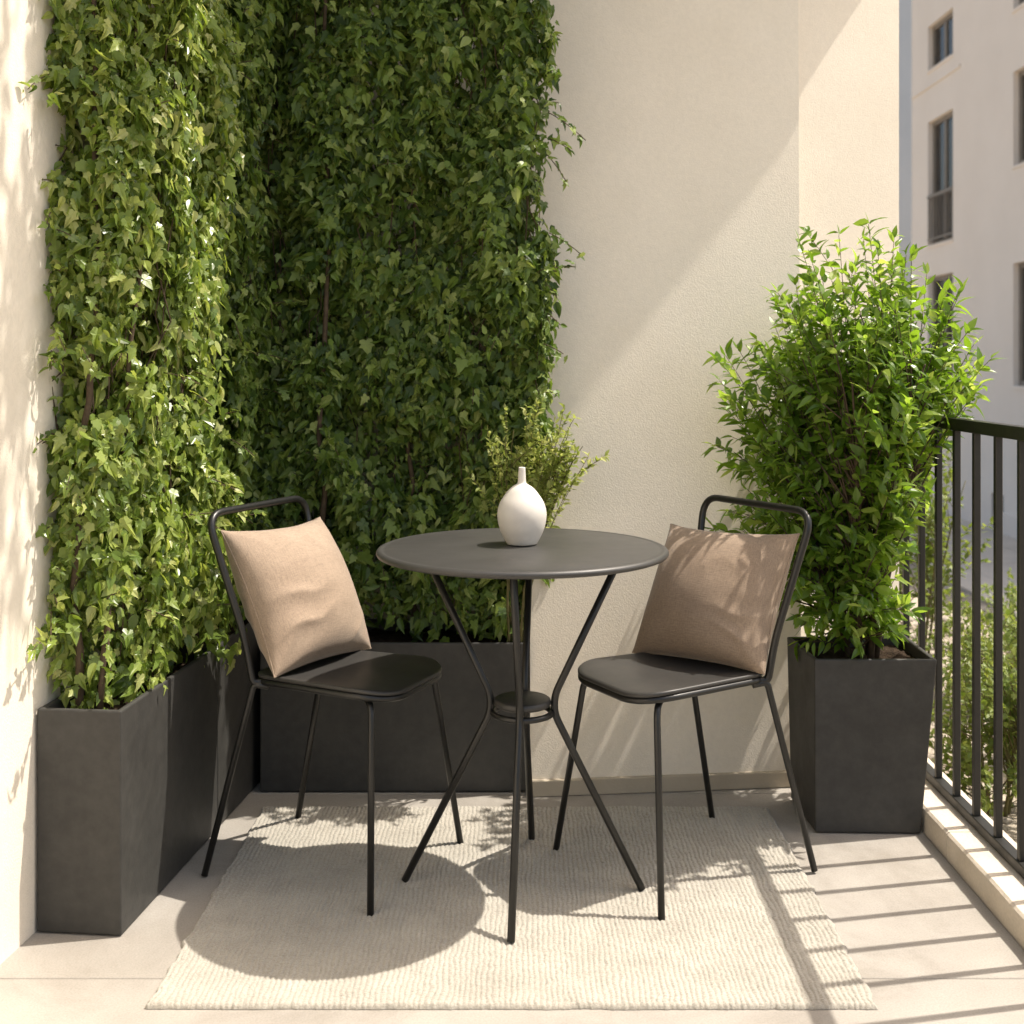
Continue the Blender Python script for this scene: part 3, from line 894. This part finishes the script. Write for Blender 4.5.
# ------------------------------------------------------------------ cushions
def cushion(name, label, W, H, T, bottom, edge_ang, lean, mat, seed, roll=0):
    N = 96
    V = []; 
    u = np.linspace(-1, 1, N)
    # denser towards edges
    u = np.sin(u * math.pi / 2)
    grid = []
    for sgn in (1, -1):
        for j in range(N):
            for i in range(N):
                a, b = u[i], u[j]
                x = a * (1 - .085 * (1 - b * b) * abs(a) ** 3); y = b * (1 - (.105 if b > 0 else .06) * (1 - a * a) * abs(b) ** 3)
                h = (max(0, 1 - a * a) * max(0, 1 - b * b)) ** .48
                z = T / 2 * h
                X, Y = x * W / 2, y * H / 2
                e = (max(0, 1 - a*a) * max(0, 1 - b*b)) ** .3
                wr = .0035 * n3(X * 7 + seed * 3, Y * 7, sgn) + .0010 * n3(X * 24 + seed, Y * 20, sgn * 3)
                for sx in (-1, 1):
                    for sy in (-1, 1):
                        qx, qy = W / 2 - sx * X, H / 2 - sy * Y
                        rr = math.hypot(qx, qy); th = math.atan2(qy, qx)
                        f_ = math.exp(-((rr - .065) / .045) ** 2)
                        ph_ = seed * 2.1 + sx + 2 * sy
                        wr += .0020 * f_ * (1 - 2 * abs(math.sin(4.2 * th + ph_ + 1.2 * n3(X * 10, Y * 10, ph_)))) * (1.3 if sy < 0 else .8)
                # folds gathering towards the lower corners and sides
                for (cx_, cy_, ang, k_, am, rad) in FOLDS[seed]:
                    dx, dy = X - cx_, Y - cy_
                    ca, sa = math.cos(ang), math.sin(ang)
                    al, ac = dx * ca + dy * sa, -dx * sa + dy * ca
                    fall = math.exp(-(al / (rad * 1.7)) ** 2 - (ac / (rad)) ** 2)
                    wr += am * fall * (1 - 2 * abs(math.sin(.5 * (ac * k_ + 2.5 * n3(X * 12, Y * 12, seed + 7)))) ** .8)
                z += wr * e
                sag = -.006 * max(0, -b) * (1 - abs(a)) 
                V.append((X, Y + (.008 * n3(a * 1.5, seed, 2) if abs(b) > .98 else 0) * 0, sgn * max(z, .0008) if sgn > 0 else -max(z, .0008)))
    F = []
    for s in range(2):
        o = s * N * N
        for j in range(N - 1):
            for i in range(N - 1):
                q_ = (o + j*N + i, o + j*N + i + 1, o + (j+1)*N + i + 1, o + (j+1)*N + i)
                F.append(q_ if s == 0 else q_[::-1])
    rim = [(j, 0) for j in range(N)]
    idx = lambda s, j, i: s*N*N + j*N + i
    loop = [(0, i) for i in range(N)] + [(j, N-1) for j in range(1, N)] + [(N-1, i) for i in range(N-2, -1, -1)] + [(j, 0) for j in range(N-2, 0, -1)]
    for k in range(len(loop)):
        a, b = loop[k], loop[(k+1) % len(loop)]
        F.append((idx(0, *a), idx(1, *a), idx(1, *b), idx(0, *b)))
    o = link_mesh(name, np_mesh(name, V, F, True), mat)
    e = Vector((math.cos(edge_ang), math.sin(edge_ang), 0)); bk = Vector((-e.y, e.x, 0))   # back = left of edge direction
    up = Vector((0, 0, 1)) * math.cos(lean) + bk * math.sin(lean)
    if roll:
        q_ = Matrix.Rotation(roll, 3, e.cross(up)); e = q_ @ e; up = q_ @ up
    nrm = e.cross(up)
    c = Vector(bottom) + up * H / 2
    M = Matrix.Identity(4)
    for r_ in range(3):
        M[r_][0], M[r_][1], M[r_][2], M[r_][3] = e[r_], up[r_], nrm[r_], c[r_]
    o.matrix_world = M
    tag(o, label, 'cushion', 'tan cushions on the chairs')
    # piped seam round the edge
    bm = bmesh.new()
    lp = [V[idx(0, *a)] for a in loop[::2]]
    add_tube(bm, [(p[0], p[1], 0) for p in lp], .0017, 6, closed=True)
    obj('seam', bm, mat, o, smooth=True)
    return o
FOLDS = {1: [(-.10, -.02, .1, 95, .0042, .06), (-.11, -.09, .25, 100, .0050, .055), (.02, .12, 2.4, 70, .003, .05), (.10, -.12, .5, 80, .0032, .05), (-.06, .12, .9, 60, .0028, .05)],
         2: [(.125, -.055, .08, 105, .0042, .036), (.115, -.105, -.12, 100, .0036, .034), (.10, .05, .15, 70, .0014, .05), (-.05, .11, 2.3, 55, .0012, .06)]}
# edge direction runs from the left end to the right end as seen from its front
cushion('cushion', 'light tan linen cushion leaning on the left chair', .345, .345, .175, (-.447, 2.742, .449), R(61), R(28), MAT_LINEN, 1, roll=R(-1.5))
cushion('cushion', 'tan linen cushion, toned darker for shade, leaning on the right chair', .352, .335, .175, (.398, 2.735, .449), R(-41.6), R(31), MAT_LINEN_SHADE, 2, roll=R(1.5))

# ------------------------------------------------------------------ apartment house across the courtyard
FX = 7.0
house = empty('apartment_house', (FX, 16, -1.36)); tag(house, 'pinkish beige apartment house across the courtyard, tall windows with bronze frames', 'building')
HL = house.location
def facade(wins, y0, y1, z0, z1, depth):
    bm = bmesh.new()
    ys_ = sorted({y0, y1, *[w[0] for w in wins], *[w[1] for w in wins]})
    zs_ = sorted({z0, z1, *[w[2] for w in wins], *[w[3] for w in wins]})
    cache = {}
    def v(x, y, z):
        k = (round(x, 4), round(y, 4), round(z, 4))
        if k not in cache: cache[k] = bm.verts.new(Vector(k) - HL)
        return cache[k]
    for a, b in zip(ys_, ys_[1:]):
        for c, d in zip(zs_, zs_[1:]):
            if any(w[0] - 1e-5 <= a and b <= w[1] + 1e-5 and w[2] - 1e-5 <= c and d <= w[3] + 1e-5 for w in wins): continue
            bm.faces.new((v(FX, a, c), v(FX, a, d), v(FX, b, d), v(FX, b, c)))
    for w in wins:
        a, b, c, d = w
        X1 = FX + depth
        for p, q_ in (((a, c), (b, c)), ((b, c), (b, d)), ((b, d), (a, d)), ((a, d), (a, c))):
            bm.faces.new((v(FX, *p), v(FX, *q_), v(X1, *q_), v(X1, *p)))
    # sides, back and roof
    X2 = FX + 8
    for q_ in (((FX, y0, z0), (X2, y0, z0), (X2, y0, z1), (FX, y0, z1)), ((FX, y1, z0), (FX, y1, z1), (X2, y1, z1), (X2, y1, z0)),
               ((X2, y0, z0), (X2, y1, z0), (X2, y1, z1), (X2, y0, z1)), ((FX, y0, z1), (X2, y0, z1), (X2, y1, z1), (FX, y1, z1))):
        bm.faces.new([bm.verts.new(Vector(p) - HL) for p in q_])
    return bm
cols = [(19.45, 20.64), (15.88, 17.07), (13.2, 14.3)]
WIN = []
for k, (a, b) in enumerate(cols):
    if k == 0: WIN += [(a, b, 6.16, 6.92), (a, b, 3.16, 5.28), (a, b, .55, 2.62)]
    else: WIN += [(a, b, 6.16, 7.9), (a, b, 3.94, 5.28), (a, b, .82, 2.56)]
cellar = (17.42, 17.86, -1.30, -.78)
obj('wall', facade(WIN + [cellar], 12.4, 21.5, -1.5, 8.6, .15), MAT_RENDER, house)
def hb(name, mat, parent, x0, x1, y0, y1, z0, z1, bev=0):
    bm = bmesh.new(); add_box(bm, x0, x1, y0, y1, z0, z1)
    o = obj(name, bm, mat, parent, bevel=bev)
    o.location = -HL if parent is house else (0, 0, 0)
    return o
for (a, b, c, d) in WIN:
    bm = bmesh.new(); t = .07; X = FX + .14
    add_box(bm, X - .06, X, a + .002, b - .002, c + .002, c + t); add_box(bm, X - .06, X, a + .002, b - .002, d - t, d - .002)
    add_box(bm, X - .06, X, a + .002, a + t, c + t, d - t); add_box(bm, X - .06, X, b - t, b - .002, c + t, d - t)
    m_ = (a + b) / 2
    add_box(bm, X - .055, X - .004, m_ - .04, m_ + .04, c + t, d - t)
    fr = obj('window', bm, MAT_FRAME, house); fr.location = -HL
    hb('pane', MAT_GLASS, fr, X - .030, X - .022, a + t - .003, b - t + .003, c + t - .003, d - t + .003)
    hb('curtain', MAT_CURTAIN, fr, X - .018, X - .010, a + t, b - t, c + t, d - t)
    hb('sill', MAT_RENDER, fr, FX - .02, FX + .07, a - .02, b + .02, c - .045, c - .003)
    if d - c > 1.9:
        bm = bmesh.new()
        add_box(bm, FX - .02, FX + .02, a + .003, b - .003, c + .80, c + .85)
        add_box(bm, FX - .015, FX + .015, a + .003, b - .003, c + .08, c + .11)
        n = 9
        for i in range(n):
            y = a + .03 + (b - a - .06) * i / (n - 1); add_box(bm, FX - .009, FX + .009, y - .009, y + .009, c + .11, c + .80)
        o = obj('window_guard', bm, MAT_FRAME, house); o.location = -HL
# ledge, cellar grille
hb('ledge', MAT_RENDER, house, FX - .025, FX - .002, 19.1, 21.45, 5.86, 5.91)
bm = bmesh.new()
for i in range(6):
    z = -1.27 + i * .088; add_box(bm, FX + .06, FX + .10, cellar[0] + .004, cellar[1] - .004, z, z + .05)
add_box(bm, FX + .12, FX + .145, cellar[0] + .004, cellar[1] - .004, -1.295, -.785)
o = obj('grille', bm, MAT_RAIL, house); o.location = -HL
hb('plinth', MAT_RENDER, house, FX - .05, FX - .003, 12.4, 17.38, -1.5, -1.02)

# grey block farther away
far = empty('apartment_block', (14, 31, -1.36)); tag(far, 'blue-grey building seen as a strip between the pier and the apartment house', 'building')
FL = far.location
def fb(name, mat, parent, *bx):
    bm = bmesh.new(); add_box(bm, *bx); o = obj(name, bm, mat, parent)
    o.location = -FL if parent is far else (0, 0, 0)
    return o
fb('wall', MAT_RENDER_GREY, far, 4, 26, 30, 40, -1.5, 16)
for i in range(5):
    for k in range(4):
        w = fb('window', MAT_FRAME, far, 5.2 + i * 2.6, 6.3 + i * 2.6, 29.94, 29.995, 1 + k * 3.1, 2.7 + k * 3.1)
        fb('pane', MAT_GLASS, w, 5.28 + i * 2.6, 6.22 + i * 2.6, 29.925, 29.939, 1.08 + k * 3.1, 2.62 + k * 3.1)

# ------------------------------------------------------------------ light
world = bpy.data.worlds.new('World'); scene.world = world; world.use_nodes = True
nt = world.node_tree; bg = nt.nodes['Background']
sky = nt.nodes.new('ShaderNodeTexSky'); sky.sky_type = 'NISHITA'; sky.sun_disc = False
sky.sun_elevation = EL; sky.sun_rotation = R(90) - AZ
sky.air_density = 1.0; sky.dust_density = 4.0; sky.ozone_density = .6
tint = nt.nodes.new('ShaderNodeMix'); tint.data_type = 'RGBA'; tint.blend_type = 'MULTIPLY'; tint.inputs[0].default_value = 1
tint.inputs[7].default_value = (1.04, .975, .87, 1)      # warm tint on the sky light, as white balance
nt.links.new(sky.outputs[0], tint.inputs[6]); nt.links.new(tint.outputs[2], bg.inputs['Color']); bg.inputs['Strength'].default_value = .15
sun = bpy.data.lights.new('sun', 'SUN'); sun.energy = 3.8; sun.angle = R(.55); sun.color = (1.0, .925, .83)
so = bpy.data.objects.new('sun', sun); COL.objects.link(so)
dvec = SUN
so.rotation_euler = (-dvec).to_track_quat('-Z', 'Y').to_euler(); so.location = (6, 4, 9)

# ------------------------------------------------------------------ camera
cam = bpy.data.cameras.new('camera'); co = bpy.data.objects.new('camera', cam); COL.objects.link(co)
co.location = (0, 0, 1.13); co.rotation_euler = (R(90), 0, 0)
cam.sensor_width = 36; cam.lens = 36 * 1200 / 1024
cam.shift_x = -9 / 1024; cam.shift_y = -148 / 1024
cam.clip_start = .05; cam.clip_end = 500
cam.dof.use_dof = True; cam.dof.focus_distance = 2.6; cam.dof.aperture_fstop = 5.0
scene.camera = co

scene.view_settings.view_transform = 'Standard'; scene.view_settings.look = 'None'
scene.view_settings.gamma = 1; scene.view_settings.exposure = .82
scene.cycles.use_denoising = True
scene.cycles.max_bounces = 10; scene.cycles.diffuse_bounces = 6; scene.cycles.transmission_bounces = 6
